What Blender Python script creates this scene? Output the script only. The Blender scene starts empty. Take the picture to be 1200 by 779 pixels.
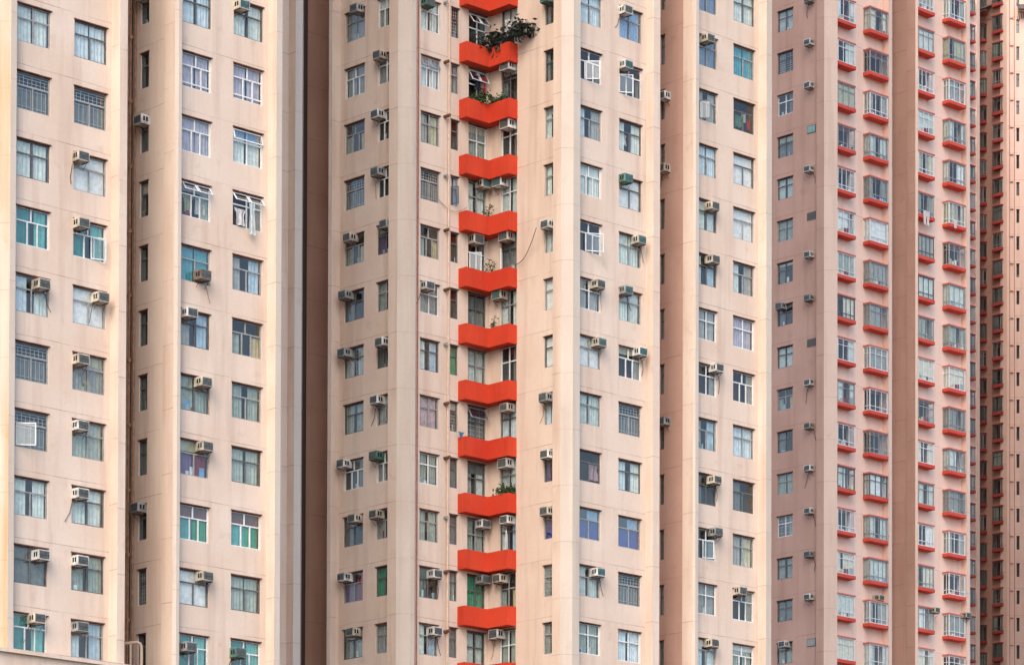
import bpy, bmesh, math, random
from mathutils import Matrix, Vector
rnd = random.Random(11)
S = bpy.context.scene
COL = S.collection
# ------------------------------------------------------------------ camera
W0, H0, F, CX, HOR = 1200.0, 779.0, 3880.0, 750.0, 1390.0
PITCH, ROLL = math.radians(1.3), math.radians(0.12)
CY = HOR - F * math.tan(PITCH)
CAMZ = 1.7
fw = Vector((0, math.cos(PITCH), math.sin(PITCH)))
rt = Vector((1, 0, 0)); up = rt.cross(fw)
RT = rt * math.cos(ROLL) + up * math.sin(ROLL)
UP = RT.cross(fw)
cd = bpy.data.cameras.new('camera'); cam = bpy.data.objects.new('camera', cd); COL.objects.link(cam)
cam.matrix_world = Matrix(((RT.x, UP.x, -fw.x, 0), (RT.y, UP.y, -fw.y, 0), (RT.z, UP.z, -fw.z, CAMZ), (0, 0, 0, 1)))
cd.sensor_width = 36; cd.lens = F / W0 * 36
cd.shift_x = (W0 / 2 - CX) / W0; cd.shift_y = (CY - H0 / 2) / W0
cd.clip_start = 1; cd.clip_end = 6000
S.camera = cam
R2 = math.sqrt(.5)
DV = {'R': Vector((R2, R2, 0)), 'L': Vector((R2, -R2, 0)), 'F': Vector((1, 0, 0))}
NV = {'R': Vector((R2, -R2, 0)), 'L': Vector((-R2, -R2, 0)), 'F': Vector((0, -1, 0))}
def ray(x, y): return fw + RT * ((x - CX) / F) - UP * ((y - CY) / F)
def cval(p, k): return p.y - p.x if k == 'R' else p.y + p.x if k == 'L' else p.y
def hit(x, y, k, c):
    d = ray(x, y); t = c / cval(d, k); v = d * t; v.z += CAMZ; return v
def at(x, k, c):                                     # plan point on a facade plane at picture column x (mid height)
    v = hit(x, 390, k, c); v.z = 0; return v
def sx(x, y, k, c, p0): return (hit(x, y, k, c) - p0).dot(DV[k])
# ------------------------------------------------------------------ materials
def nt(name):
    m = bpy.data.materials.new(name); m.use_nodes = True
    t = m.node_tree; b = t.nodes['Principled BSDF']; return m, t, b
def flat(name, col, rough=.6, metal=0, noise=0, nscale=6, spec=.3):
    m, t, b = nt(name)
    b.inputs['Roughness'].default_value = rough; b.inputs['Metallic'].default_value = metal
    b.inputs['Specular IOR Level'].default_value = spec
    if noise:
        tc = t.nodes.new('ShaderNodeTexCoord'); n = t.nodes.new('ShaderNodeTexNoise'); n.inputs['Scale'].default_value = nscale; n.inputs['Detail'].default_value = 5
        oi = t.nodes.new('ShaderNodeObjectInfo'); ad = t.nodes.new('ShaderNodeVectorMath'); ad.operation = 'ADD'
        sc = t.nodes.new('ShaderNodeVectorMath'); sc.operation = 'SCALE'; sc.inputs['Scale'].default_value = 37
        co = t.nodes.new('ShaderNodeCombineXYZ')
        for i in range(3): t.links.new(oi.outputs['Random'], co.inputs[i])
        t.links.new(co.outputs[0], sc.inputs[0]); t.links.new(tc.outputs['Object'], ad.inputs[0]); t.links.new(sc.outputs[0], ad.inputs[1])
        t.links.new(ad.outputs[0], n.inputs['Vector'])
        mx = t.nodes.new('ShaderNodeMix'); mx.data_type = 'RGBA'
        mx.inputs['A'].default_value = tuple(c * (1 - noise) for c in col) + (1,); mx.inputs['B'].default_value = tuple(min(1, c * (1 + noise)) for c in col) + (1,)
        rp = t.nodes.new('ShaderNodeValToRGB'); rp.color_ramp.elements[0].position = .35; rp.color_ramp.elements[1].position = .65
        t.links.new(n.outputs['Fac'], rp.inputs[0]); t.links.new(rp.outputs[0], mx.inputs['Factor']); t.links.new(mx.outputs['Result'], b.inputs['Base Color'])
    else: b.inputs['Base Color'].default_value = tuple(col) + (1,)
    return m
def paint(name, a, b2, grime=.25, joint=.55, stain=(.30, .17, .12), patch=.5, thr=.5):
    """weathered masonry paint: two tones in big patches, vertical rain streaks, floor joints, specks"""
    m, t, b = nt(name); N = t.nodes.new; L = t.links.new
    b.inputs['Roughness'].default_value = .85; b.inputs['Specular IOR Level'].default_value = .2
    tc = N('ShaderNodeTexCoord'); oi = N('ShaderNodeObjectInfo')
    off = N('ShaderNodeVectorMath'); off.operation = 'MULTIPLY_ADD'
    off.inputs[1].default_value = (53, 31, 71)
    co = N('ShaderNodeCombineXYZ')
    for i in range(3): L(oi.outputs['Random'], co.inputs[i])
    L(co.outputs[0], off.inputs[0]); L(tc.outputs['Object'], off.inputs[2])
    def noise(scale, detail, mapscale=None, rough=.55):
        n = N('ShaderNodeTexNoise'); n.inputs['Scale'].default_value = scale; n.inputs['Detail'].default_value = detail; n.inputs['Roughness'].default_value = rough
        if mapscale:
            mp = N('ShaderNodeMapping'); mp.inputs['Scale'].default_value = mapscale; L(off.outputs[0], mp.inputs[0]); L(mp.outputs[0], n.inputs['Vector'])
        else: L(off.outputs[0], n.inputs['Vector'])
        return n.outputs['Fac']
    def ramp(src, p0, p1):
        r = N('ShaderNodeMapRange'); r.inputs['From Min'].default_value = p0; r.inputs['From Max'].default_value = p1; L(src, r.inputs['Value']); return r.outputs[0]
    def mul(x, y):
        n = N('ShaderNodeMath'); n.operation = 'MULTIPLY'
        L(x, n.inputs[0])
        if isinstance(y, float): n.inputs[1].default_value = y
        else: L(y, n.inputs[1])
        return n.outputs[0]
    def mix(fac, A, Bc):
        n = N('ShaderNodeMix'); n.data_type = 'RGBA'
        if isinstance(fac, float): n.inputs['Factor'].default_value = fac
        else: L(fac, n.inputs['Factor'])
        for s, v in (('A', A), ('B', Bc)):
            if isinstance(v, tuple): n.inputs[s].default_value = v + (1,)
            else: L(v, n.inputs[s])
        return n.outputs['Result']
    c = mix(ramp(noise(.33, 4), .5 - patch * .3, .5 + patch * .3), a, b2)
    c = mix(mul(ramp(noise(1, 5, (1.6, 1.6, .10)), thr, thr + .28), grime), c, stain)          # rain streaks
    c = mix(mul(ramp(noise(1, 6, (5, 5, .5), .7), .60, .85), grime * .9), c, stain)
    c = mix(mul(ramp(noise(1.1, 7), .62, .80), grime * .8), c, tuple(x * 1.0 for x in stain))
    c = mix(mul(ramp(noise(7, 6), .35, .75), .10), c, tuple(x * .55 for x in a))
    # floor joints: object z measured from a joint, storey height in the object's colour
    sp = N('ShaderNodeSeparateXYZ'); L(tc.outputs['Object'], sp.inputs[0])
    ci = N('ShaderNodeSeparateColor'); L(oi.outputs['Color'], ci.inputs[0])
    wob = N('ShaderNodeMath'); wob.operation = 'MULTIPLY_ADD'; wob.inputs[1].default_value = .06; L(noise(.9, 3), wob.inputs[0]); L(sp.outputs['Z'], wob.inputs[2])
    hh = N('ShaderNodeMath'); hh.operation = 'MULTIPLY'; hh.inputs[1].default_value = 4; L(ci.outputs[0], hh.inputs[0])
    dv = N('ShaderNodeMath'); dv.operation = 'DIVIDE'; L(wob.outputs[0], dv.inputs[0]); L(hh.outputs[0], dv.inputs[1])
    fr = N('ShaderNodeMath'); fr.operation = 'FRACT'; L(dv.outputs[0], fr.inputs[0])
    lo = ramp(fr.outputs[0], .0145, .0085)
    jf = mul(mul(lo, ramp(noise(.7, 4), .30, .62)), joint)
    c = mix(jf, c, (.17, .09, .065))
    below = ramp(fr.outputs[0], .74, 1.0)
    c = mix(mul(mul(below, ramp(noise(1, 5, (2.2, 2.2, .3)), .48, .75)), grime * .6), c, stain)
    L(c, b.inputs['Base Color'])
    bp = N('ShaderNodeBump'); bp.inputs['Strength'].default_value = .25; bp.inputs['Distance'].default_value = .02
    L(noise(3, 8), bp.inputs['Height']); L(bp.outputs[0], b.inputs['Normal'])
    return m
def glass(name, tint, refl=.16, rough=.03):
    m, t, b = nt(name); t.nodes.remove(b); N = t.nodes.new; L = t.links.new
    tr = N('ShaderNodeBsdfTransparent'); tr.inputs[0].default_value = tint + (1,)
    gl = N('ShaderNodeBsdfGlossy'); gl.inputs['Roughness'].default_value = rough; gl.inputs[0].default_value = (.90, .90, .88, 1)
    tc = N('ShaderNodeTexCoord'); no = N('ShaderNodeTexNoise'); no.inputs['Scale'].default_value = 1.3
    bp = N('ShaderNodeBump'); bp.inputs['Strength'].default_value = .06; bp.inputs['Distance'].default_value = .05
    L(tc.outputs['Object'], no.inputs['Vector']); L(no.outputs['Fac'], bp.inputs['Height']); L(bp.outputs[0], gl.inputs['Normal'])
    ge = N('ShaderNodeNewGeometry'); dt = N('ShaderNodeVectorMath'); dt.operation = 'DOT_PRODUCT'; L(ge.outputs['Incoming'], dt.inputs[0]); L(ge.outputs['Normal'], dt.inputs[1])
    def mth(op, x, y=None):                              # Schlick reflectance, the same from both sides of the thin pane
        n = N('ShaderNodeMath'); n.operation = op
        for i, v in enumerate((x, y)):
            if v is None: continue
            if isinstance(v, float): n.inputs[i].default_value = v
            else: L(v, n.inputs[i])
        return n
    om = mth('SUBTRACT', 1.0, mth('ABSOLUTE', dt.outputs['Value']).outputs[0])
    ad = mth('MULTIPLY_ADD', mth('POWER', om.outputs[0], 5.0).outputs[0], .9); ad.inputs[2].default_value = refl + .06
    mx = N('ShaderNodeMixShader'); L(ad.outputs[0], mx.inputs[0]); L(tr.outputs[0], mx.inputs[1]); L(gl.outputs[0], mx.inputs[2])
    L(mx.outputs[0], t.nodes['Material Output'].inputs['Surface']); return m
M = {}
M['wall'] = paint('pink_wall_paint', (.645, .508, .410), (.695, .578, .485), .38)
M['pier'] = paint('cream_pier_paint', (.545, .472, .40), (.58, .51, .44), .28, .35)
M['pier_rust'] = paint('rust_streaked_pier_paint', (.58, .48, .39), (.62, .53, .44), .75, .35, (.52, .28, .10), .5, .38)
M['wallC'] = paint('salmon_paint_and_recess_shade', (.465, .290, .228), (.525, .335, .268), .42)  # salmon paint; on the central tower its colour carries recess shade
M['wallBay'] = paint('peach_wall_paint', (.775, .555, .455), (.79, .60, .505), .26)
M['pierC'] = paint('tan_pier_paint', (.64, .49, .41), (.67, .525, .44), .3, .35)
M['red'] = paint('red_balcony_paint', (.53, .045, .020), (.60, .066, .028), .42, 0.0, (.22, .03, .02))
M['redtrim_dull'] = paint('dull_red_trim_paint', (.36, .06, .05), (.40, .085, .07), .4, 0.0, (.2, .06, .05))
M['redtrim'] = paint('red_trim_paint', (.58, .070, .045), (.63, .10, .07), .3, 0.0, (.30, .07, .06))
M['canopy'] = paint('faded_red_trim_paint', (.56, .17, .13), (.60, .22, .17), .35, 0.0, (.36, .12, .09))
M['drip'] = flat('stained_shade_drip_edge', (.13, .065, .045), .9, 0, .4, 3)  # brown stain that also carries the shade under the window head
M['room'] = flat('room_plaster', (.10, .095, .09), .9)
M['alu'] = flat('grey_aluminium', (.30, .31, .31), .5, .1, .15)
M['bronze'] = flat('dull_bronze_frame', (.125, .13, .13), .5, .1, .2)
M['white'] = flat('white_frame_paint', (.66, .68, .69), .5, 0, .08)
M['grille'] = flat('grey_white_grille_paint', (.46, .48, .50), .6)
M['dark'] = flat('dark_frame', (.05, .05, .05), .5)
M['glass'] = glass('window_glass', (.96, .98, .97), .04)
M['glass_blue'] = glass('blue_window_glass', (.62, .74, .88), .13)
M['glass_teal'] = glass('teal_window_glass', (.42, .76, .74), .07)
M['glass_dark'] = glass('grey_window_glass', (.86, .89, .88), .03)
CUR = {'pale': (.52, .60, .58), 'white': (.66, .70, .71), 'bluewhite': (.50, .60, .65), 'grey': (.30, .32, .31), 'greygreen': (.31, .37, .33), 'teal': (.09, .32, .32), 'tealgrey': (.22, .36, .36),
       'green': (.05, .25, .14), 'purple': (.17, .12, .24), 'indigo': (.05, .06, .28), 'lilac': (.36, .36, .44), 'ochre': (.52, .44, .26), 'olive': (.42, .44, .32), 'brown': (.14, .08, .07),
       'maroon': (.22, .03, .05), 'cream': (.62, .61, .52), 'pinkish': (.44, .34, .38), 'dim': (.17, .19, .19), 'blue': (.16, .38, .66), 'sky': (.34, .46, .56)}
for k, v in CUR.items(): M['cur_' + k] = flat(k + '_curtain_cloth', v, .95, 0, .12, 5, .05)
for k, v in {'beige': (.45, .41, .34), 'white': (.58, .58, .55), 'grey': (.30, .31, .30), 'green': (.09, .19, .16), 'brown': (.22, .17, .13), 'cream': (.52, .47, .38)}.items():
    M['ac_' + k] = flat(k + '_metal_casing', tuple(c * .9 for c in v), .6, 0, .38, 3)
M['grl'] = flat('dark_louvre_metal', (.085, .095, .095), .6, 0, .3, 9)
M['grlteal'] = flat('teal_louvre_metal', (.06, .125, .13), .6, 0, .3, 9)
M['slot'] = flat('black_vent_slot', (.012, .012, .012), .8)
M['rust'] = flat('rusty_steel', (.17, .085, .05), .8, .2, .4, 12)
M['pipe_pale'] = flat('cream_pipe_paint', (.66, .50, .38), .6, 0, .1)
M['pipe_brown'] = flat('brown_pipe_paint', (.36, .19, .11), .7, 0, .3)
M['pipe_dark'] = flat('dark_cable', (.06, .035, .03), .8)
M['pipe_red'] = flat('dull_red_pipe', (.42, .21, .17), .7, 0, .2)
M['leaf_dark'] = flat('dark_rubber_leaf', (.016, .024, .018), .45, 0, .4, 3, .4)
M['leaf'] = flat('green_leaf', (.045, .085, .03), .6, 0, .4, 4)
M['stem'] = flat('woody_stem', (.08, .05, .03), .8)
M['concrete'] = flat('roof_concrete', (.3, .29, .27), .9, 0, .15, 1)
M['ground'] = flat('asphalt_ground', (.10, .10, .10), .9, 0, .2, .05)
M['sheet'] = flat('grey_corrugated_sheet', (.26, .25, .25), .6, .2, .3, 2)
for k, v in {'c_white': (.80, .80, .80), 'c_lime': (.58, .62, .38), 'c_red': (.55, .05, .05), 'c_navy': (.03, .04, .07), 'c_green': (.16, .34, .22), 'c_blue': (.10, .30, .50), 'c_pink': (.72, .50, .55), 'c_mint': (.72, .78, .79)}.items():
    M[k] = flat(k[2:] + '_laundry_cloth', v, .95, 0, .08)
# ------------------------------------------------------------------ mesh helpers
def box(bm, x0, x1, y0, y1, z0, z1, mi=0):
    vs = [bm.verts.new((x, y, z)) for x in (x0, x1) for y in (y0, y1) for z in (z0, z1)]
    for f in ((0, 1, 3, 2), (4, 6, 7, 5), (0, 4, 5, 1), (2, 3, 7, 6), (0, 2, 6, 4), (1, 5, 7, 3)):
        bm.faces.new([vs[i] for i in f]).material_index = mi
def quad(bm, a, b, c, d, mi=0):
    f = bm.faces.new([bm.verts.new(p) for p in (a, b, c, d)]); f.material_index = mi
def tube(bm, pts, r, n=6):
    pts = [Vector(p) for p in pts]; rings = []
    for i, p in enumerate(pts):
        d = (pts[min(i + 1, len(pts) - 1)] - pts[max(i - 1, 0)]).normalized()
        a = d.cross(Vector((0, 0, 1)) if abs(d.z) < .9 else Vector((1, 0, 0))).normalized(); b = d.cross(a)
        rings.append([bm.verts.new(p + (a * math.cos(2 * math.pi * k / n) + b * math.sin(2 * math.pi * k / n)) * r) for k in range(n)])
    for q, w in zip(rings, rings[1:]):
        for k in range(n): bm.faces.new((q[k], q[(k + 1) % n], w[(k + 1) % n], w[k]))
    bm.faces.new(rings[0][::-1]); bm.faces.new(rings[-1])
def done(bm, name, mats, recalc=True):
    if recalc: bmesh.ops.recalc_face_normals(bm, faces=bm.faces[:])
    me = bpy.data.meshes.new(name); bm.to_mesh(me); bm.free()
    for m in (mats if isinstance(mats, (list, tuple)) else [mats]): me.materials.append(M[m] if isinstance(m, str) else m)
    return me
def link(name, me, parent=None, mat=None):
    o = bpy.data.objects.new(name, me); COL.objects.link(o)
    if parent: o.parent = parent
    if mat is not None: o.matrix_basis = mat
    return o
def empty(name, label, cat, loc, group=None):
    o = bpy.data.objects.new(name, None); COL.objects.link(o); o.matrix_basis = loc if isinstance(loc, Matrix) else Matrix.Translation(loc)
    o['label'] = label; o['category'] = cat
    if group: o['group'] = group
    return o
def tag(o, label, cat, group=None):
    o['label'] = label; o['category'] = cat
    if group: o['group'] = group
    return o
def frame(k, p, z=0):
    d, n = DV[k], NV[k]; i = -n
    return Matrix(((d.x, i.x, 0, p.x), (d.y, i.y, 0, p.y), (0, 0, 1, z), (0, 0, 0, 1)))
TLOC = {}
def rel(t, m): return Matrix.Translation(-TLOC[t.name]) @ m
def tower(label, p):
    t = empty('apartment_tower', label, 'tower', Vector((p.x, p.y, 0)), 'pink apartment towers of one estate'); TLOC[t.name] = Vector((p.x, p.y, 0)); return t
REV = .125
def wall(t, k, p0, p1, ztop, mat, holes=(), zj=0, pitch=2.7, name='wall', zbot=0, depth=.7):
    """one wall face from p0 to p1 (left to right) with real openings, reveals and a dark room behind each opening"""
    Ln = (p1 - p0).dot(DV[k]); z0, z1 = zbot - zj, ztop - zj
    bm = bmesh.new()
    xs = sorted({0, Ln, *[round(h[0], 4) for h in holes], *[round(h[1], 4) for h in holes]}); xs = [x for x in xs if -1e-6 <= x <= Ln + 1e-6]
    zs = sorted({z0, z1, *[round(h[2] - zj, 4) for h in holes], *[round(h[3] - zj, 4) for h in holes]})
    vc = {}
    def V(i, j):
        if (i, j) not in vc: vc[i, j] = bm.verts.new((xs[i], 0, zs[j]))
        return vc[i, j]
    for i in range(len(xs) - 1):
        cx = (xs[i] + xs[i + 1]) / 2; hs = [h for h in holes if h[0] < cx < h[1]]
        for j in range(len(zs) - 1):
            cz = (zs[j] + zs[j + 1]) / 2 + zj
            if any(h[2] < cz < h[3] for h in hs): continue
            bm.faces.new((V(i, j), V(i + 1, j), V(i + 1, j + 1), V(i, j + 1)))
    for h in holes:
        a, b, c, d = max(0, h[0]), min(Ln, h[1]), h[2] - zj, h[3] - zj
        quad(bm, (a, 0, c), (a, REV, c), (a, REV, d), (a, 0, d)); quad(bm, (b, 0, c), (b, 0, d), (b, REV, d), (b, REV, c))
        quad(bm, (a, 0, d), (a, REV, d), (b, REV, d), (b, 0, d)); quad(bm, (a, 0, c), (b, 0, c), (b, REV, c), (a, REV, c))
        a, b, c, d = a - .06, b + .06, c - .35, d + .1; e = REV + depth; r = REV + .002
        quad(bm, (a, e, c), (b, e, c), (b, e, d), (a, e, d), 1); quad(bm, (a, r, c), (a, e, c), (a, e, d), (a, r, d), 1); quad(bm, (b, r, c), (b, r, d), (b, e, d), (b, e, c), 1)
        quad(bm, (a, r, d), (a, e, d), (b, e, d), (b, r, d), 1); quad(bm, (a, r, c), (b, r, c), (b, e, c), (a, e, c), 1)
    me = bpy.data.meshes.new(name)
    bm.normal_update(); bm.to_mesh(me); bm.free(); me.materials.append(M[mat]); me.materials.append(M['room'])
    o = link(name, me, t, rel(t, frame(k, p0, zj))); o.color = (pitch / 4, 0, 0, 1); return o
def plain(t, pts, ztop, mat, name='rear_wall'):
    """hidden returns of the plan, one plain mesh"""
    bm = bmesh.new(); o0 = TLOC[t.name]
    for a, b in zip(pts, pts[1:]):
        quad(bm, (a.x - o0.x, a.y - o0.y, 0), (b.x - o0.x, b.y - o0.y, 0), (b.x - o0.x, b.y - o0.y, ztop), (a.x - o0.x, a.y - o0.y, ztop))
    o = link(name, done(bm, name, mat), t); o.color = (2.7 / 4, 0, 0, 1); return o
def roof(t, pts, ztop):
    bm = bmesh.new(); o0 = TLOC[t.name]
    bm.faces.new([bm.verts.new((p.x - o0.x, p.y - o0.y, ztop)) for p in pts]); link('roof', done(bm, 'roof', 'concrete'), t)
# ------------------------------------------------------------------ windows
CACHE = {}
def cached(key, fn):
    if key not in CACHE: CACHE[key] = fn()
    return CACHE[key]
def frame_mesh(w, h, style, mat):
    def fn():
        bm = bmesh.new(); e = .05; y0, y1 = REV - .06, REV + .0
        box(bm, 0, w, y0, y1, 0, e); box(bm, 0, w, y0, y1, h - e, h); box(bm, 0, e, y0, y1, e, h - e); box(bm, w - e, w, y0, y1, e, h - e)
        i0, i1 = e, w - e; tz = h * .64; b = .028
        def vbar(x, za, zb): box(bm, x - b, x + b, y0 + .006, y1 - .006, za, zb)
        if style == 'blind1': return done(bm, 'frame', mat)
        box(bm, i0, i1, y0 + .004, y1 - .004, tz - b, tz + b)
        if style == 'A': vbar(w * .5, e, tz - b)
        elif style == 'B': vbar(w * .36, e, tz - b); vbar(w * .66, e, tz - b); vbar(w * .47, tz + b, h - e)
        elif style == 'C': vbar(w * .5, e, tz - b); vbar(w * .5, tz + b, h - e)
        elif style == 'E': vbar(w * .36, e, tz - b); vbar(w * .68, e, tz - b); vbar(w * .5, tz + b, h - e); box(bm, i0, i1, y0 + .005, y1 - .005, h * .14 - b, h * .14 + b)
        return done(bm, 'frame', mat)
    return cached(('f', round(w, 3), round(h, 3), style, mat), fn)
def pane_mesh(w, h, mat):
    def fn():
        bm = bmesh.new(); quad(bm, (.04, REV - .025, .04), (w - .04, REV - .025, .04), (w - .04, REV - .025, h - .04), (.04, REV - .025, h - .04)); return done(bm, 'pane', mat, False)
    return cached(('p', round(w, 3), round(h, 3), mat), fn)
def lintel_mesh(w, h):
    def fn():
        bm = bmesh.new(); box(bm, -.03, w + .04, -.045, .03, h - .002, h + .04); box(bm, .004, w - .004, .03, REV - .062, h - .03, h - .003); return done(bm, 'lintel', 'drip')
    return cached(('li', round(w, 3), round(h, 3)), fn)
def curtain_mesh(w, h, parts, var):
    """parts: (x0, x1, z0, z1, material, folds) in fractions of the window"""
    def fn():
        bm = bmesh.new(); r = random.Random(var * 7 + 1); mats = []
        for x0, x1, z0, z1, mt, folds in parts:
            if mt not in mats: mats.append(mt)
            mi = mats.index(mt); n = max(2, int(folds * 5)); amp = .015 if folds > 1 else .003; y = (REV + .042 + .012 * r.random()) if folds else REV + .024; amp = amp if folds else .002; ph = r.random() * 6
            prev = None
            for i in range(n + 1):
                f = i / n; x = w * (x0 + (x1 - x0) * f); yy = y + amp * math.sin(ph + f * folds * 6.283) + amp * .6 * math.sin(f * folds * 2.9 + ph * 2)
                xb = x + w * .012 * math.sin(f * 9 + ph); a = bm.verts.new((xb, yy + .01, h * z0)); b = bm.verts.new((x, yy, h * z1))
                if prev: bm.faces.new((prev[0], a, b, prev[1])).material_index = mi
                prev = (a, b)
        me = bpy.data.meshes.new('curtain'); bm.normal_update(); bm.to_mesh(me); bm.free()
        for m in mats: me.materials.append(M['cur_' + m])
        return me
    return cached(('c', round(w, 3), round(h, 3), str(parts), var), fn)
def grille_mesh(w, h, var):
    def fn():
        bm = bmesh.new(); y0, y1 = REV + .004, REV + .016; r = .009
        def hb(z, a=.06, b=None): box(bm, a, (w - .06) if b is None else b, y0, y1, z - r, z + r)
        def vb(x, a, b): box(bm, x - r, x + r, y0 + .002, y1 + .002, a, b)
        if var == 0:
            for z in (.68, .76, .86, .93): hb(h * z)
            for i in range(1, 8): vb(w * i / 8, h * .68, h * (.86 if i % 2 else .93))
            for a in (.08, .53):
                for z in (.12, .56): hb(h * z, w * a, w * (a + .38))
                for i in range(4): vb(w * (a + .38 * i / 3), h * .06, h * .6)
        elif var == 1:
            for i in range(1, 11): vb(w * i / 11, .05, h - .05)
            for z in (.2, .5, .8): hb(h * z)
        else:
            for i in range(1, 9): hb(h * i / 9)
            for i in range(1, 4): vb(w * i / 4, .05, h - .05)
        return done(bm, 'security_grille', 'grille')
    return cached(('g', round(w, 3), round(h, 3), var), fn)
def halves(c, gap=.02, f=4): return [(.03, .5 - gap, .03, .97, c, f), (.5 + gap, .97, .03, .97, c, f)]
def spec(code):
    r = rnd.random; g = .02 + .1 * r() * r()
    fr = 'A' if r() < .75 else 'C'
    fm = 'alu' if r() < .6 else 'bronze'
    if code == 'c': return (fr, fm, 'glass', halves(rnd.choice(['pale', 'pale', 'bluewhite', 'greygreen']), g), None)
    if code == 'l': return ('C', 'alu', 'glass', halves('pinkish', .02), None)
    if code == 'X': return ('B', 'white', 'glass_dark', [(.8, .97, .03, .6, 'dim', 2)], None)
    if code == 'C': return ('B' if r() < .6 else 'C', 'white', 'glass', halves(rnd.choice(['bluewhite', 'pale', 'lilac', 'grey']), g), None)
    if code == 'g': return ('A', 'alu', 'glass_dark', [(.03, .97, .03, .6, 'dim', 5)], 0)
    if code == 'G': return ('E', 'white', 'glass', halves('lilac', .03), 1 if r() < .4 else None)
    if code == 't': return ('B', 'white', 'glass_teal', [(.05, .45, .05, .95, 'teal', 3), (.6, .95, .05, .95, 'pale', 3)], None)
    if code == 'T': return ('A', 'alu', 'glass_teal', halves('sky', .03), None)
    if code == 'w': return (fr, fm, 'glass', [(.03, .97, .04, .97, 'white', 1)], None)
    if code == 'd': return (fr, 'bronze', 'glass_dark', [(.03, .2 + .3 * r(), .03, .95, 'dim', 3)] if r() < .6 else [(.03, .97, .05, .95, 'dim', 4)], 2 if r() < .2 else None)
    if code == 'D': return ('B' if r() < .5 else 'C', 'white', 'glass_dark', [(.7, .97, .03, .95, rnd.choice(['grey', 'dim', 'greygreen']), 3)], 1 if r() < .15 else None)
    if code == 'p': return (fr, fm, 'glass', [(.03, .3 + .1 * r(), .03, .96, rnd.choice(['pale', 'grey', 'bluewhite']), 3), (.62, .97, .03, .96, rnd.choice(['pale', 'grey', 'sky']), 3)], None)
    if code == 's': return (fr, fm, 'glass_dark', halves(rnd.choice(['grey', 'greygreen', 'pale']), g), 1 if r() < .12 else None)
    if code == 'S': return ('C' if r() < .5 else 'B', 'white', 'glass_dark', halves(rnd.choice(['grey', 'greygreen', 'pale']), g), None)
    if code == 'n': return ('B', 'white', 'glass', [(.03, .97, .65, .97, 'brown', 2), (.03, .5, .03, .62, 'teal', 2), (.5, .97, .03, .62, 'green', 2)], None)
    if code == 'N': return ('A', 'bronze', 'glass', halves('green', .01), None)
    if code == 'u': return ('A', 'alu', 'glass_blue', [(.03, .97, .03, .62, 'indigo', 1), (.5, .97, .66, .96, 'pale', 3)], None)
    if code == 'v': return (fr, fm, 'glass_dark', [(.03, .45, .03, .95, 'purple', 4), (.55, .97, .03, .95, rnd.choice(['maroon', 'purple', 'brown']), 3)], None)
    if code == 'y': return ('C', 'alu', 'glass', [(.03, .45, .03, .95, 'grey', 3), (.52, .97, .03, .95, rnd.choice(['ochre', 'olive']), 3)], None)
    if code == 'm': return ('B', 'alu', 'glass_dark', [(.03, .3, .03, .6, 'greygreen', 2), (.7, .97, .03, .6, 'ochre', 2)], None)
    if code == 'b': return (fr, 'alu', 'glass_blue', halves(rnd.choice(['sky', 'bluewhite', 'grey']), .05), None)
    return ('A', 'bronze', 'glass_dark', [], None)
def window(t, k, p0, x, z, w, h, code, name, style=None):
    fr, fm, gl, cu, gr = spec(code)
    cu = list(cu)
    if code in 'dDpsSvmy' and rnd.random() < .55:          # things standing on the inner sill, a half-drawn blind
        for q in range(rnd.randrange(1, 4)):
            a = .05 + .75 * rnd.random(); cu.append((round(a, 2), round(a + .06 + .12 * rnd.random(), 2), .03, round(.12 + .2 * rnd.random(), 2), rnd.choice(['maroon', 'sky', 'cream', 'ochre', 'green', 'white', 'white', 'grey', 'blue', 'pinkish']), 0))
        if rnd.random() < .4: cu.append((.04, .96, round(.66 + .2 * rnd.random(), 2), .97, rnd.choice(['white', 'grey', 'cream', 'dim', 'olive']), 0))
    fr = style or fr
    o = link(name, frame_mesh(w, h, fr, fm), t, rel(t, frame(k, p0 + DV[k] * x, z)))
    link('pane', pane_mesh(w, h, gl), o)
    link('lintel', lintel_mesh(w, h), o)
    if cu: link('curtain', curtain_mesh(w, h, cu, rnd.randrange(3)), o)
    if gr is not None: link('security_grille', grille_mesh(w, h, gr), o)
    return o
def sash(o, x, z, w, h, ang, axis='Z', mat='white', gl='glass'):
    """an opened casement (axis Z, hinged at x) or top-hung transom (axis X, hinged at its top edge z + h)"""
    bm = bmesh.new(); e = .04
    lo, hi = (0, h) if axis == 'Z' else (-h, 0)
    box(bm, 0, e, -.02, .02, lo, hi); box(bm, w - e, w, -.02, .02, lo, hi); box(bm, e, w - e, -.019, .019, lo, lo + e); box(bm, e, w - e, -.019, .019, hi - e, hi)
    q = bmesh.new(); quad(q, (e, 0, lo + e), (w - e, 0, lo + e), (w - e, 0, hi - e), (e, 0, hi - e))
    m = Matrix.Translation((x, REV - .08, z if axis == 'Z' else z + h)) @ Matrix.Rotation(math.radians(ang), 4, axis)
    me = done(bm, 'open_sash', mat); f = link('open_sash', me, o, m)
    me.materials.append(M[gl]); b2 = bmesh.new(); b2.from_mesh(me); n0 = len(b2.verts); q.verts.ensure_lookup_table()
    fc = b2.faces.new([b2.verts.new(v.co) for v in q.faces[:][0].verts] if False else [b2.verts.new(c) for c in ((e, 0, lo + e), (w - e, 0, lo + e), (w - e, 0, hi - e), (e, 0, hi - e))]); fc.material_index = 1
    b2.to_mesh(me); b2.free(); q.free()
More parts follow.
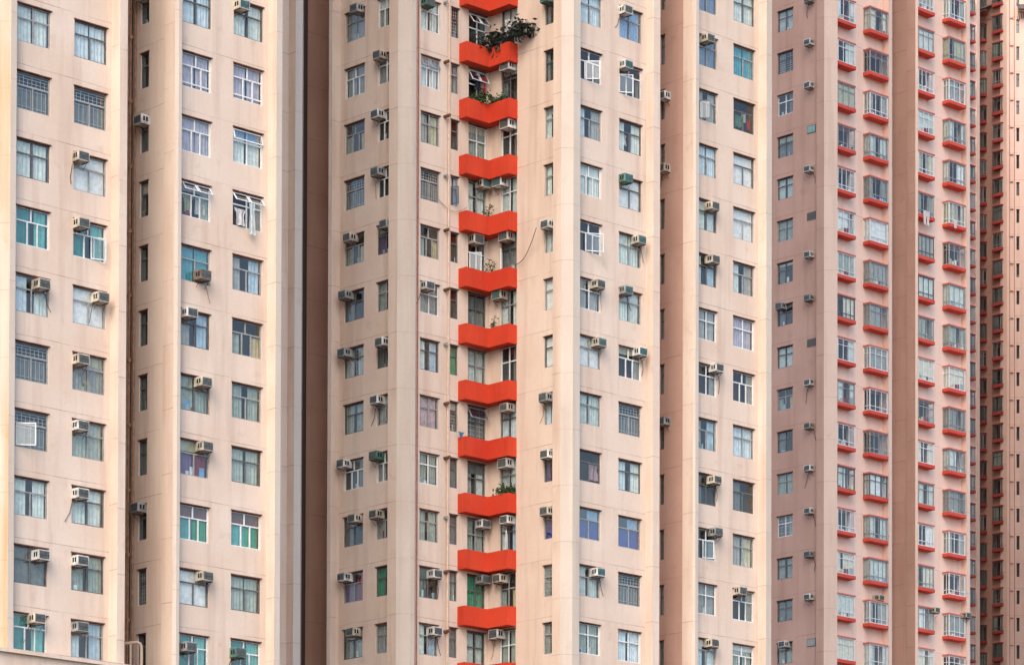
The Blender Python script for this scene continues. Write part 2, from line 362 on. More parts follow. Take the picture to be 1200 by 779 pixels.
def column(k, c, p0, x0, x1, yf, yl, n, hpx):
    """measured column -> s0, s1, list of (z0, z1), pitch"""
    za = hit(x0, yf, k, c).z; zb = hit(x0, yl, k, c).z; Y = hit(x0, 390, k, c).y
    h = hpx * Y / F; p = (za - zb) / (n - 1)
    s0 = sx(x0, (yf + yl) / 2, k, c, p0); s1 = sx(x1, (yf + yl) / 2, k, c, p0)
    return s0, s1, [(za - p * i - h, za - p * i) for i in range(n)], p
def facade(t, k, c, p0, p1, ztop, mat, cols, depth=.7, name='wall', hide_left=0.0):
    """cols: (name, x0, x1, y_first, y_last, n, height_px, codes, style)"""
    holes, todo, pitch, zj = [], [], 2.7, 0
    for nm, x0, x1, yf, yl, n, hp, codes, st in cols:
        s0, s1, zz, p = column(k, c, p0, x0, x1, yf, yl, n, hp)
        if hide_left and not todo: s0 -= hide_left
        if not todo: pitch, zj = p, zz[0][1] + .30
        for i, (a, b) in enumerate(zz):
            holes.append((s0, s1, a, b)); todo.append((nm, s0, s1, a, b, codes[i % len(codes)], st))
    wall(t, k, p0, p1, ztop, mat, holes, zj, pitch, name, depth=depth)
    return [window(t, k, p0, s0, a, s1 - s0, b - a, cd_, nm, st) for nm, s0, s1, a, b, cd_, st in todo]
# ------------------------------------------------------------------ air conditioners
ORD = 'topmost second third fourth fifth sixth seventh eighth ninth tenth eleventh twelfth thirteenth fourteenth fifteenth sixteenth seventeenth'.split()
def ac_meshes(w, d, h, col, grl, mirror):
    def fn():
        out = []
        bm = bmesh.new(); bev = .012
        box(bm, 0, w, -d, .12, 0, h); bmesh.ops.bevel(bm, geom=bm.edges[:], offset=bev, segments=1, affect='EDGES')
        out.append(('casing', done(bm, 'casing', 'ac_' + col)))
        bm = bmesh.new(); y = -d; m = .045                                  # rear condenser grille: rim, dark coil, fins
        box(bm, m, w - m, y - .004, y + .01, m, h - m)
        for i in range(1, 6): box(bm, m + (w - 2 * m) * i / 6 - .006, m + (w - 2 * m) * i / 6 + .006, y - .014, y - .004, m, h - m)
        box(bm, m, w - m, y - .018, y - .005, h * .5 - .008, h * .5 + .008)
        out.append(('rear_grille', done(bm, 'rear_grille', grl)))
        bm = bmesh.new(); xa, xb = (w - .002, w + .004) if mirror else (-.004, .002)
        for i in range(2): box(bm, xa, xb, -d * (.78 - .34 * i), -d * (.56 - .34 * i), h * .3, h * .78)
        out.append(('side_vent', done(bm, 'side_vent', 'slot')))
        bm = bmesh.new()
        for x in (.06, w - .06):
            box(bm, x - .015, x + .015, -d * .95, .02, -.035, -.003); tube(bm, [(x, -d * .8, -.03), (x, -.02, -.03 - d * .6)], .012, 4)
        out.append(('bracket', done(bm, 'bracket', 'rust')))
        return out
    return cached(('ac', w, d, h, col, grl, mirror), fn)
def aircon(k, c, x0, ytop, col, place, size=1.0, grl='grl', wire=False, turned=None):
    w, d, h = .56 * size, .44, .40 * size
    Y = hit(x0, ytop, k, c).y
    if k == 'R': p = hit(x0, ytop, k, c)
    else: p = hit(x0 + d * R2 * F / Y, ytop, k, c)
    z = p.z - h
    art = 'an' if col[0] in 'aeiou' else ''
    t = empty('air_conditioner', (f'{col} box air conditioner {place}'), 'air conditioner', frame(k, Vector((p.x, p.y, 0)), z), 'window air conditioners on the towers')
    for nm, me in ac_meshes(round(w, 3), d, round(h, 3), col, grl, k == 'L'): link(nm, me, t)
    if wire or rnd.random() < .3:
        bm = bmesh.new(); r = rnd.random
        s = -1 if r() < .4 else 1; a = (w if s > 0 else 0) - .1 * s
        tube(bm, [(a, -.03, -.02), (a + s * .12, -.05, -.12 - .1 * r()), (a + s * .2, -.03, -.4 - .3 * r()), (a + s * (.1 + .35 * r()), -.03, -.65 - .4 * r())], .016, 4)
        link('hose', done(bm, 'hose', rnd.choice(['pipe_dark', 'pipe_brown', 'pipe_dark'])), t)
    return t
def pipe(t, name, k, c, x, mat, r=.05, out=.09, z0=4, z1=90, collars=None):
    p = at(x, k, c) + NV[k] * out
    bm = bmesh.new(); tube(bm, [(0, 0, z0), (0, 0, z1)], r, 8)
    if collars:
        z = z0 + 1
        while z < z1:
            tube(bm, [(0, 0, z), (0, 0, z + .14)], r * 1.5, 8); z += collars
    return link(name, done(bm, name, mat), t, rel(t, Matrix.Translation(p)))
# ------------------------------------------------------------------ bay windows
def bay_frame(w, d, h, var, mat):
    def fn():
        bm = bmesh.new(); e = .035
        for x in (e, w - e): box(bm, x - e, x + e, -d, -d + .06, 0, h)
        box(bm, .0, .05, -.06, 0, 0, h); box(bm, w - .05, w, -.06, 0, 0, h)
        n = 3 if w > 1.2 else 2
        if var == 1: n += 1
        for z in (0, h - .05): box(bm, 2 * e, w - 2 * e, -d + .002, -d + .05, z, z + .05); box(bm, .004, .05, -d + .06, -.06, z, z + .05); box(bm, w - .05, w - .004, -d + .06, -.06, z, z + .05)
        zt = h * (.22 if var != 2 else .70)
        box(bm, 2 * e, w - 2 * e, -d + .004, -d + .045, zt - .02, zt + .02); box(bm, .006, .045, -d + .06, -.06, zt - .02, zt + .02); box(bm, w - .045, w - .006, -d + .06, -.06, zt - .02, zt + .02)
        for i in range(1, n): x = w * i / n; box(bm, x - .02, x + .02, -d + .006, -d + .043, .05, h - .05)
        box(bm, .008, .043, -d * .55 - .02, -d * .55 + .02, .05, h - .05)
        return done(bm, 'bay_frame', mat)
    return cached(('bf', round(w, 3), round(d, 3), round(h, 3), var, mat), fn)
def slab(w, d, z0, z1, o, mat):   # a bevelled projecting slab
    def fn():
        bm = bmesh.new(); box(bm, -o, w + o, -d - o, .02, z0, z1); bmesh.ops.bevel(bm, geom=bm.edges[:], offset=.015, segments=1, affect='EDGES'); return done(bm, 'slab', mat)
    return cached(('sl', round(w, 3), round(d, 3), round(z0, 3), round(z1, 3), o, mat), fn)
def bay_pane(w, d, h, mat):
    def fn():
        bm = bmesh.new(); y = -d + .025
        quad(bm, (.05, y, .03), (w - .05, y, .03), (w - .05, y, h - .03), (.05, y, h - .03))
        quad(bm, (.025, -.03, .03), (.025, y + .02, .03), (.025, y + .02, h - .03), (.025, -.03, h - .03))
        quad(bm, (w - .025, y + .02, .03), (w - .025, -.03, .03), (w - .025, -.03, h - .03), (w - .025, y + .02, h - .03))
        return done(bm, 'pane', mat, False)
    return cached(('bp', round(w, 3), round(d, 3), round(h, 3), mat), fn)
def bay_curtain(w, d, h, col, gaps, var):
    def fn():
        bm = bmesh.new(); r = random.Random(var); path = []
        n1, n2 = 10, 40
        for i in range(n1): path.append((.09, -.02 - (d - .13) * i / n1))
        for i in range(n2 + 1): path.append((.09 + (w - .18) * i / n2, -d + .09 + .012 * math.sin(i * 1.9 + var) + .008 * math.sin(i * .8)))
        for i in range(n1): path.append((w - .09, -d + .11 + (d - .13) * i / n1))
        prev = None
        for i, (x, y) in enumerate(path):
            a, b = bm.verts.new((x, y, .05)), bm.verts.new((x, y, h - .04))
            f = i / len(path)
            if prev and not any(g0 < f < g1 for g0, g1 in gaps): bm.faces.new((prev[0], a, b, prev[1]))
            prev = (a, b)
        for v in [v for v in bm.verts if not v.link_faces]: bm.verts.remove(v)
        me = bpy.data.meshes.new('curtain'); bm.to_mesh(me); bm.free(); me.materials.append(M['cur_' + col]); return me
    return cached(('bc', round(w, 3), round(d, 3), round(h, 3), col, str(gaps), var), fn)
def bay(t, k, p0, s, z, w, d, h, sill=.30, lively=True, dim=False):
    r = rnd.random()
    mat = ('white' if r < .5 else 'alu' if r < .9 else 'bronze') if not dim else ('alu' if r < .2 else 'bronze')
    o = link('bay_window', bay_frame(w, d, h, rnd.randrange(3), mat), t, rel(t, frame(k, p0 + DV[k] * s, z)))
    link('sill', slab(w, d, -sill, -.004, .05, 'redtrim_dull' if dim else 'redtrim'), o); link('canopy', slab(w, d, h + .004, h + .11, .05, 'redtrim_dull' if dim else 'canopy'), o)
    link('pane', bay_pane(w, d, h, 'glass_dark' if dim or rnd.random() < .2 else 'glass'), o)
    if not dim and rnd.random() < .5: link('sill_clutter', bay_clutter(w, d, h, rnd.randrange(5)), o)
    q = rnd.random()
    if q < (.45 if dim else .82):
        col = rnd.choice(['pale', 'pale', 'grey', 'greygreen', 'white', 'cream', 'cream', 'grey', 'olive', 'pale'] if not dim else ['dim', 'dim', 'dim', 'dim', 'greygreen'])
        gaps = [] if rnd.random() < .22 else [(.15 + .5 * rnd.random(),) * 2]
        gaps = [(g[0], g[0] + .16 + .26 * rnd.random()) for g in gaps]; gaps = [(round(a, 1), round(b, 1)) for a, b in gaps]
        link('curtain', bay_curtain(w, d, h, col, gaps, rnd.randrange(3)), o)
    return o
def bay_clutter(w, d, h, var):
    def fn():
        bm = bmesh.new(); r = random.Random(var + 40); mats = ['cur_white', 'cur_maroon', 'cur_greygreen', 'cur_ochre', 'cur_blue', 'cur_dim', 'c_lime']; x = .14
        while x < w - .3:
            a = .08 + .22 * r.random(); hh = .1 + .32 * r.random() ** 2
            if r.random() < .6: box(bm, x, x + a, -d + .05, -d + .075, .06, .06 + hh, r.randrange(len(mats)))
            x += a + .06
        return done(bm, 'sill_clutter', mats)
    return cached(('bcl', round(w, 3), round(d, 3), round(h, 3), var), fn)
def bay_col(k, c, p0, xf0, xf1, yf, yl, n, d, hpx):
    """front corners in the picture -> wall span; y of the glass top at the front left corner"""
    cf = c - d / R2
    a = hit(xf0, 390, k, cf); b = hit(xf1, 390, k, cf)
    s0 = (a - p0).dot(DV[k]); s1 = (b - p0).dot(DV[k])
    za, zb = hit(xf0, yf, k, cf).z, hit(xf0, yl, k, cf).z; p = (za - zb) / (n - 1); h = hpx * a.y / F
    return s0, s1, [(za - p * i - h, za - p * i) for i in range(n)], p
def bays(t, k, c, p0, p1, ztop, mat, cols, d=.55, sill=.235, dim=False):
    holes, todo = [], []
    for xf0, xf1, yf, yl, n, hp in cols:
        s0, s1, zz, p = bay_col(k, c, p0, xf0, xf1, yf, yl, n, d, hp)
        for a, b in zz: holes.append((s0 + .06, s1 - .06, a + .03, b - .03)); todo.append((s0, s1, a, b))
    wall(t, k, p0, p1, ztop, mat, holes, holes[0][3] + .3, p)
    for s0, s1, a, b in todo: bay(t, k, p0, s0, a, s1 - s0, d, b - a, sill, dim=dim)
# ------------------------------------------------------------------ TOWER A (left)
TOPA = 112; TOPB = 120
CRA = 157.0
def step(p, k, dist): return p + (Vector((-R2, R2, 0)) if k == 'R' else Vector((R2, R2, 0)) if k == 'L' else Vector((0, 1, 0))) * dist    # into the wall
pr = .36
a_r = at(10.8, 'R', CRA - .5)
a_l = Vector((a_r.x - 14, a_r.y, 0))
TA = tower('pink apartment tower filling the left third of the photo', a_l)
wall(TA, 'F', a_l, a_r, TOPA, 'pier_rust', zj=48.2, name='pier')
a1 = at(17.6, 'R', CRA - .5); wall(TA, 'R', a_r, a1, TOPA, 'pier', zj=48.6, name='pier')
a2 = step(a1, 'R', .5 * R2)
CR1 = cval(a2, 'R')
a3 = at(129, 'R', CR1)
WF1 = facade(TA, 'R', CR1, a2, a3, TOPA, 'wall', [('window', 18.3, 57.6, 2, 716.8, 10, 45.0, 'cgctpggcdt', None), ('window', 85.3, 123.8, 22, 725.6, 10, 44.0, 'cgwtwsccsp', None)])
def stepout(t, p, x, topz, mat, zj=0):
    """from a right-facing wall, the left flank of the end pier up to picture column x"""
    c = cval(p, 'L'); q = at(x, 'L', c); wall(t, 'L', p, q, topz, mat, zj=zj, name='pier'); return q
def stepout_R(t, p, x, topz, mat, zj=0):
    c = cval(p, 'R'); q = at(x, 'R', c); wall(t, 'R', p, q, topz, mat, zj=zj, name='pier'); return q
a4 = stepout(TA, a3, 139, TOPA, 'wall', 48.5)
a5 = at(147.8, 'R', cval(a4, 'R')); wall(TA, 'R', a4, a5, TOPA, 'wall', zj=48.3, name='pier')
CLW = 117.8
w_end = at(192, 'L', CLW)
wb = at(153.4, 'L', CLW)                             # back corner of the recess
slot0 = at(151.2, 'R', cval(wb, 'R'))
cA5 = cval(a5, 'L')
def meet(cr, cl): return Vector(((cl - cr) / 2, (cl + cr) / 2, 0))
wall(TA, 'R', slot0, wb, TOPA, 'wall', zj=48)
plain(TA, [a5, meet(cval(wb, 'R') + 7, cA5), meet(cval(wb, 'R') + 7, cval(slot0, 'L')), slot0], TOPA, 'wall')
facade(TA, 'L', CLW, wb, w_end, TOPA, 'wall', [('narrow_window', 163.4, 173, -10, 743.5, 11, 41.5, 'd', 'A1')], depth=.5)
we2 = step(w_end, 'L', -.06)
pA0 = at(203.4, 'L', cval(we2, 'L')); wall(TA, 'L', we2, pA0, TOPA, 'wall', zj=47.6, name='pier')
pA1 = at(208, 'F', pA0.y); wall(TA, 'F', pA0, pA1, TOPA, 'pier', zj=48.1, name='pier')
CR2p = cval(pA1, 'R'); pA2 = at(211.6, 'R', CR2p); wall(TA, 'R', pA1, pA2, TOPA, 'pier', zj=48.1, name='pier')
f2 = step(pA2, 'R', .36); CR2 = cval(f2, 'R')
f2e = at(313, 'R', CR2)
WF2 = facade(TA, 'R', CR2, f2, f2e, TOPA, 'wall', [('window', 212.3, 246.2, -17, 741.5, 11, 42.0, 'cGCDTpsvnwt', None), ('window', 272.2, 307, -1.5, 748, 11, 41.5, 'cGCDpmscnct', None)])
g1 = stepout(TA, f2e, 323, TOPA, 'wall', 48.4); g2 = at(329.4, 'R', cval(g1, 'R')); wall(TA, 'R', g1, g2, TOPA, 'pier', zj=48.4, name='pier')
CRib = 166.4
r0 = meet(CRib, cval(g2, 'L')); r1 = at(337, 'R', CRib)
wall(TA, 'R', r0, r1, TOPA, 'wall', zj=48.0); r2_ = stepout(TA, r1, 345, TOPA, 'wall', 48.0); r3 = at(353.2, 'R', cval(r2_, 'R')); wall(TA, 'R', r2_, r3, TOPA, 'pier', zj=48.0, name='pier')
bk1 = meet(cval(r3, 'R') + 8, cval(r3, 'L')); bkL = Vector((a_l.x, bk1.y + 6, 0)); bkR = Vector((bk1.x - 5, bk1.y + 6, 0))
plain(TA, [g2, r0], TOPA, 'wall'); plain(TA, [r3, bk1, bkR, bkL, a_l], TOPA, 'wall')
roof(TA, [a_l, a_r, a1, a2, a3, a4, a5, meet(cval(wb, 'R') + 7, cA5), meet(cval(wb, 'R') + 7, cval(slot0, 'L')), slot0, wb, w_end, we2, pA0, pA1, pA2, f2, f2e, g1, g2, r0, r1, r2_, r3, bk1, bkR, bkL], TOPA)
# drain pipes in the recess
pipe(TA, 'drain_pipe', 'L', CLW, 154.6, 'pipe_brown', .07, .12, 8, 100, 2.75)
pipe(TA, 'drain_pipe', 'L', CLW, 158.6, 'pipe_brown', .045, .08, 8, 100)
pipe(TA, 'drain_pipe', 'R', cval(wb, 'R'), 151.0, 'pipe_dark', .05, .1, 8, 100)
# ledge and lower podium wall at the bottom left
CRLf = CRA - 1.15
zl = hit(0, 757, 'R', CRLf).z
l0 = at(-70, 'R', CRLf); l1 = at(193, 'R', CRLf); Ll = (l1 - l0).length
bm = bmesh.new(); box(bm, 0, Ll, 0, 1.4, -.16, 0); box(bm, 0, Ll, .16, 1.4, -zl, -.162); 
o = link('ledge', done(bm, 'ledge', 'wall'), TA, rel(TA, frame('R', l0, zl))); o.color = (.9, 0, 0, 1)
bm = bmesh.new(); pe = hit(153, 752, 'L', CLW - 1.2)
tube(bm, [(-.4, .1, -.12), (-.2, 0, -.05), (.25, 0, 0), (.4, 0, -.06), (.45, 0, -.2), (.45, 0, -2)], .065, 8); tube(bm, [(.0, 0, -1.6), (0, 0, 0)], .045, 8)
link('drain_pipe', done(bm, 'drain_pipe', 'pipe_pale'), TA, rel(TA, Matrix.Translation(pe)))
# ------------------------------------------------------------------ TOWER B (centre)
CLf4p = 145.36
q0 = at(384.2, 'L', CLf4p); q1 = at(388.2, 'L', CLf4p)
CRbr = 182.0
TB = tower('pink apartment tower with red zigzag balconies in the centre', q0)
b_s0 = at(357, 'R', CRbr); b_e = meet(CRbr, cval(q0, 'R') * 0 + cval(q0, 'L') + 0); 
b_in = meet(CRbr, cval(at(388, 'R', CRbr), 'L'))
wall(TB, 'R', b_s0, b_in, TOPB, 'wallC', zj=48.9)  # darker, redder paint stands in for shade on this recess wall
jamb = step(b_s0, 'R', 2.2); fl = at(330, 'R', cval(jamb, 'R'))
wall(TB, 'L', jamb, b_s0, TOPB, 'wall', zj=48.9, name='pier') if False else None
plain(TB, [fl, jamb, b_s0], TOPB, 'wall'); plain(TB, [b_in, q0], TOPB, 'wall')
pipe(TB, 'drain_pipe', 'R', CRbr, 355.3, 'pipe_dark', .10, .1, 6, 106)  # near-black pipe also stands in for the dark of the shaded gap
wall(TB, 'L', q0, q1, TOPB, 'wall', zj=48.3, name='pier')
q2 = stepout_R(TB, q1, 398, TOPB, 'wall', 48.3); CL4 = cval(q2, 'L')
q3 = at(461.5, 'L', CL4)
facade(TB, 'L', CL4, q2, q3, TOPB, 'wall', [('window', 403.4, 426.3, 18, 738.5, 12, 34.6, 'sSmgmdssDdvs', None), ('window', 441.6, 460.4, 1, 731.5, 12, 34.6, 'SSDDvsdsSsNy', None)])
q4 = step(q3, 'L', -.36); q5 = at(465.3, 'L', cval(q4, 'L')); wall(TB, 'L', q4, q5, TOPB, 'wall', zj=47.9, name='pier')
q6 = at(481.5, 'F', q5.y); wall(TB, 'F', q5, q6, TOPB, 'pier', zj=47.9, name='pier')
q7 = at(487.6, 'R', cval(q6, 'R')); wall(TB, 'R', q6, q7, TOPB, 'pier', zj=47.9, name='pier')
q8 = step(q7, 'R', .3); CR5 = cval(q8, 'R')
q9 = at(573.3, 'R', CR5)
BALY = (12.5, 738.5)
WF5 = facade(TB, 'R', CR5, q8, q9, TOPB, 'wall', [
    ('window', 492.5, 514.6, -2.8, 729.6, 12, 36.5, 'CCygmSplScdp', None),
    ('narrow_window', 527.6, 536.8, 8, 734.8, 12, 35.0, 'dsdpddNdddsd', 'A1'),
    ('balcony_window', 548.4, 569.6, 13.0, 739, 12, 50.0, 'DDSpDdsdpsNs', 'C')], depth=.5)
CLi = cval(q9, 'L')
q10 = at(650.6, 'L', CLi)
WFI = facade(TB, 'L', CLi, q9, q10, TOPB, 'wall', [
    ('balcony_window', 586.4, 605.3, 13, 739, 12, 50.0, 'wdDSdpDcspmS', 'C'),
    ('narrow_window', 637.6, 649.8, -5, 730.3, 12, 36.5, 'ddscswwcvuss', 'A1')], depth=.5)
q11 = step(q10, 'L', -.16); q12 = at(657.2, 'L', cval(q11, 'L')); wall(TB, 'L', q11, q12, TOPB, 'wall', zj=48.7, name='pier')
q13 = at(671.5, 'F', q12.y); wall(TB, 'F', q12, q13, TOPB, 'pier', zj=48.7, name='pier')
q14 = at(679.6, 'R', cval(q13, 'R')); wall(TB, 'R', q13, q14, TOPB, 'pier', zj=48.7, name='pier')
q15 = step(q14, 'R', .34); CR3 = cval(q15, 'R'); q16 = at(757, 'R', CR3)
WF3 = facade(TB, 'R', CR3, q15, q16, TOPB, 'wall', [('window', 680.2, 704.4, -10.5, 728.6, 12, 36.2, 'cXpCXCwsxusS', None), ('window', 725.2, 751.6, 7, 737, 12, 36.5, 'bXpwccDgpugC', None)], hide_left=.1)
q17 = stepout(TB, q16, 765.5, TOPB, 'wall', 48.2); q18 = at(773.2, 'R', cval(q17, 'R')); wall(TB, 'R', q17, q18, TOPB, 'wall', zj=48.2, name='pier')
# recess between the two right-hand facades
pw = at(812, 'R', CR3 - .5); CLB = cval(pw, 'L'); wB0 = at(770.5, 'L', CLB); wB1 = at(800, 'L', CLB + .06 / R2)
wB0 = at(770.5, 'L', CLB + .06 / R2)
facade(TB, 'L', CLB + .06 / R2, wB0, wB1, TOPB, 'wallC', [('narrow_window', 773.6, 778.6, -21, 751, 13, 34.5, 'd', 'A1')], depth=.4)  # recess shade put into the wall colour here too
wB2 = at(800, 'L', CLB); wall(TB, 'L', wB2, pw, TOPB, 'wall', zj=48.6, name='pier')
pw2 = at(815.2, 'F', pw.y); wall(TB, 'F', pw, pw2, TOPB, 'pier', zj=48.6, name='pier')
pw3 = at(818.8, 'R', cval(pw2, 'R')); wall(TB, 'R', pw2, pw3, TOPB, 'pier', zj=48.6, name='pier')
f6 = step(pw3, 'R', .36); CR6 = cval(f6, 'R'); f6e = at(888.5, 'R', CR6)
WF6 = facade(TB, 'R', CR6, f6, f6e, TOPB, 'wall', [('window', 819.3, 840, -24, 747, 13, 36.0, 'bbpccpCDpdDSp', None), ('window', 859.2, 883.8, -12, 753.5, 13, 36.0, 'cTxwwpCDcdyDS', None)], hide_left=.1)
h1 = stepout(TB, f6e, 898, TOPB, 'wall', 48.3); h2 = at(904.2, 'R', cval(h1, 'R')); wall(TB, 'R', h1, h2, TOPB, 'pier', zj=48.3, name='pier')
bB1 = meet(cval(h2, 'R') + 30, cval(h2, 'L')); bB0 = Vector((fl.x, bB1.y, 0))
plain(TB, [q18, meet(cval(wB0, 'R') + .0, cval(q18, 'L')), wB0], TOPB, 'wall'); plain(TB, [h2, bB1, bB0, fl], TOPB, 'wall')
roof(TB, [fl, jamb, b_s0, b_in, q0, q1, q2, q3, q4, q5, q6, q7, q8, q9, q10, q11, q12, q13, q14, q15, q16, q17, q18, wB0, wB1, wB2, pw, pw2, pw3, f6, f6e, h1, h2, bB1, bB0], TOPB)
pipe(TB, 'drain_pipe', 'R', CR5, 523.8, 'pipe_pale', .045, .09, 4, 106)
pipe(TB, 'cable', 'R', CR5, 488.9, 'pipe_red', .028, .04, 4, 106)
pipe(TB, 'cable', 'R', cval(q7, 'R'), 487.2, 'pipe_red', .02, .03, 4, 106)
for i in range(12):                                  # exhaust stubs beside the pale drain pipe
    p = hit(520.8, 5 + 66.6 * i + (2 if i % 2 else -1), 'R', CR5)
    bm = bmesh.new(); tube(bm, [(0, .05, 0), (0, -.2 - .1 * (i % 3), .0)], .085, 8)
    link('exhaust_pipe', done(bm, 'exhaust_pipe', 'rust' if i % 3 else 'alu'), TB, rel(TB, frame('R', p, p.z)))
def dims(o): b = o.data.vertices; return max(v.co.x for v in b), max(v.co.z for v in b)
def casement(o, fx, fw, ang, mat='white', gl='glass_dark'):
    w, h = dims(o); sash(o, w * fx, .06, w * fw, h * .6, ang, 'Z', mat, gl)
def tophung(o, n=2, ang=-38, mat='white'):
    w, h = dims(o)
    for i in range(n): sash(o, w * i / n + .03, h * .66, w / n - .06, h * .3, ang, 'X', mat, 'glass_blue')
casement(WF3[1], .25, .5, -45); casement(WF3[4], .3, .62, -30); casement(WF3[12 + 1], .02, .45, -35)
casement(WF1[6], .05, .5, -40); casement(WF1[13], .55, .4, -20); casement(WF5[12 + 3], .1, .8, -60, 'bronze', 'glass_blue')
tophung(WF2[3]); tophung(WF2[11 + 3]); tophung(WF2[11 + 2], 1, -14); tophung(WF5[24]); tophung(WF5[25], 2, -30); tophung(WF5[24 + 7], 1, -30, 'alu')
casement(WF5[24 + 4], .1, .5, -45); casement(WFI[9], .45, .5, -50, 'white', 'glass_blue'); casement(WFI[4], .05, .4, -50); casement(WF6[10], .3, .45, -25); casement(WF6[2], .1, .4, -45, 'bronze'); tophung(WF5[1], 2, -16, 'alu')
# red zigzag balconies
DB = .56
crf, clf = CR5 - DB / R2, CLi - DB / R2
bA = at(537.0, 'R', CR5); bB = meet(crf, cval(bA, 'L')); bC = meet(crf, clf); bE = at(605.8, 'L', CLi); bD = meet(cval(bE, 'R'), clf)
hbal = .93
def balcony_mesh():
    bm = bmesh.new(); inn = [bA + (bC - bB).normalized() * .1 + DV['R'] * 0, None, None, None, None]
    outer = [bA, bB, bC, bD, bE]; w_ = .1
    ib = bB + DV['R'] * w_ + -NV['R'] * w_; ic = meet(crf + w_ / R2, clf + w_ / R2); idd = bD - DV['L'] * w_ - NV['L'] * w_
    inner = [bA + DV['R'] * w_, ib, ic, idd, bE - DV['L'] * w_]
    o = bA
    def P(p, z): return bm.verts.new((p.x - o.x, p.y - o.y, z))
    ob, ot = [P(p, 0) for p in outer], [P(p, hbal) for p in outer]; ib_, it = [P(p, .25) for p in inner], [P(p, hbal) for p in inner]
    for i in range(4):
        bm.faces.new((ob[i], ob[i + 1], ot[i + 1], ot[i])); bm.faces.new((ot[i], ot[i + 1], it[i + 1], it[i])); bm.faces.new((it[i], it[i + 1], ib_[i + 1], ib_[i]))
    co = P(q9, 0); bm.faces.new((ob[0], ob[1], ob[2], co)); bm.faces.new((ob[2], ob[3], ob[4], co))
    ci = P(q9, .25); bm.faces.new((ib_[0], ib_[1], ib_[2], ci)); bm.faces.new((ib_[2], ib_[3], ib_[4], ci))
    return done(bm, 'balcony', 'red')
bme = balcony_mesh(); BZ = []
for i in range(13):
    z = hit(546.3, -18.3 + 66.12 * i, 'R', crf).z
    BZ.append(z); o = link('balcony', bme, TB, rel(TB, Matrix.Translation((bA.x, bA.y, z - hbal)))); o.color = (.675, 0, 0, 1)
# ------------------------------------------------------------------ TOWER C (right, red bays)
TOPC = 118
CLC = 221.4
c0 = at(880, 'L', CLC); c1 = at(961, 'L', CLC)
TC = tower('salmon apartment tower with red-silled bay windows on the right', c0)
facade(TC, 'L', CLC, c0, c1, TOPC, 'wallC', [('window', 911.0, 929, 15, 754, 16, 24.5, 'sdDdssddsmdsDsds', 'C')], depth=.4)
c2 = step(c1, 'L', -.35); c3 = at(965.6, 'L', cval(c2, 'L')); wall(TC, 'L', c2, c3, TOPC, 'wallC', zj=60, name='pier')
c4 = at(981.3, 'F', c3.y); wall(TC, 'F', c3, c4, TOPC, 'pierC', zj=60, name='pier')
c5 = step(c4, 'R', .8); CRC = cval(c5, 'R'); c6 = at(1034, 'R', CRC)
bays(TC, 'R', CRC, c5, c6, TOPC, 'wallBay', [(981.6, 1002, -4.0, 745.5, 16, 25.5), (1019.3, 1040.2, 8.5, 753.5, 16, 25.5)])
plain(TC, [c4, c5], TOPC, 'wallBay')
c7 = stepout(TC, c6, 1041.5, TOPC, 'wallBay', 60); c8 = at(1045.4, 'R', cval(c7, 'R')); wall(TC, 'R', c7, c8, TOPC, 'pierC', zj=60, name='pier')
cp = at(1072.6, 'R', CRC - 1.1); CLC2 = cval(cp, 'L'); cw0 = at(1043, 'L', CLC2 + .08); cwm = at(1062.5, 'L', CLC2 + .08)
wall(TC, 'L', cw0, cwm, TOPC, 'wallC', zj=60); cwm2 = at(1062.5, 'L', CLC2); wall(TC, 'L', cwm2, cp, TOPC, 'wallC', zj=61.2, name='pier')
cp2 = at(1075.8, 'F', cp.y); wall(TC, 'F', cp, cp2, TOPC, 'pierC', zj=60, name='pier')
c9 = step(cp2, 'R', .8); CRC2 = cval(c9, 'R'); c10 = at(1126.5, 'R', CRC2)
bays(TC, 'R', CRC2, c9, c10, TOPC, 'wallBay', [(1076.2, 1094.6, -16.5, 759, 17, 25.0), (1112.2, 1131.2, -4.0, 767.5, 17, 25.0)])
c11 = stepout(TC, c10, 1133.2, TOPC, 'wallBay', 60); c12 = at(1136.8, 'R', cval(c11, 'R')); wall(TC, 'R', c11, c12, TOPC, 'pierC', zj=60, name='pier')
cbs = [Vector((20.0, 285, 0))]; cb0 = Vector((c0.x, 285, 0))  # unseen rear drawn deep to block light from the far tower
cwb = meet(cval(cw0, 'R'), cval(c8, 'L'))
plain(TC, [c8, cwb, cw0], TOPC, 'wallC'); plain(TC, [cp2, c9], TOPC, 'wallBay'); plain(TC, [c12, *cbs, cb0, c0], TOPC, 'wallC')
roof(TC, [c0, c1, c2, c3, c4, c5, c6, c7, c8, cwb, cw0, cwm, cwm2, cp, cp2, c9, c10, c11, c12, *cbs, cb0], TOPC)
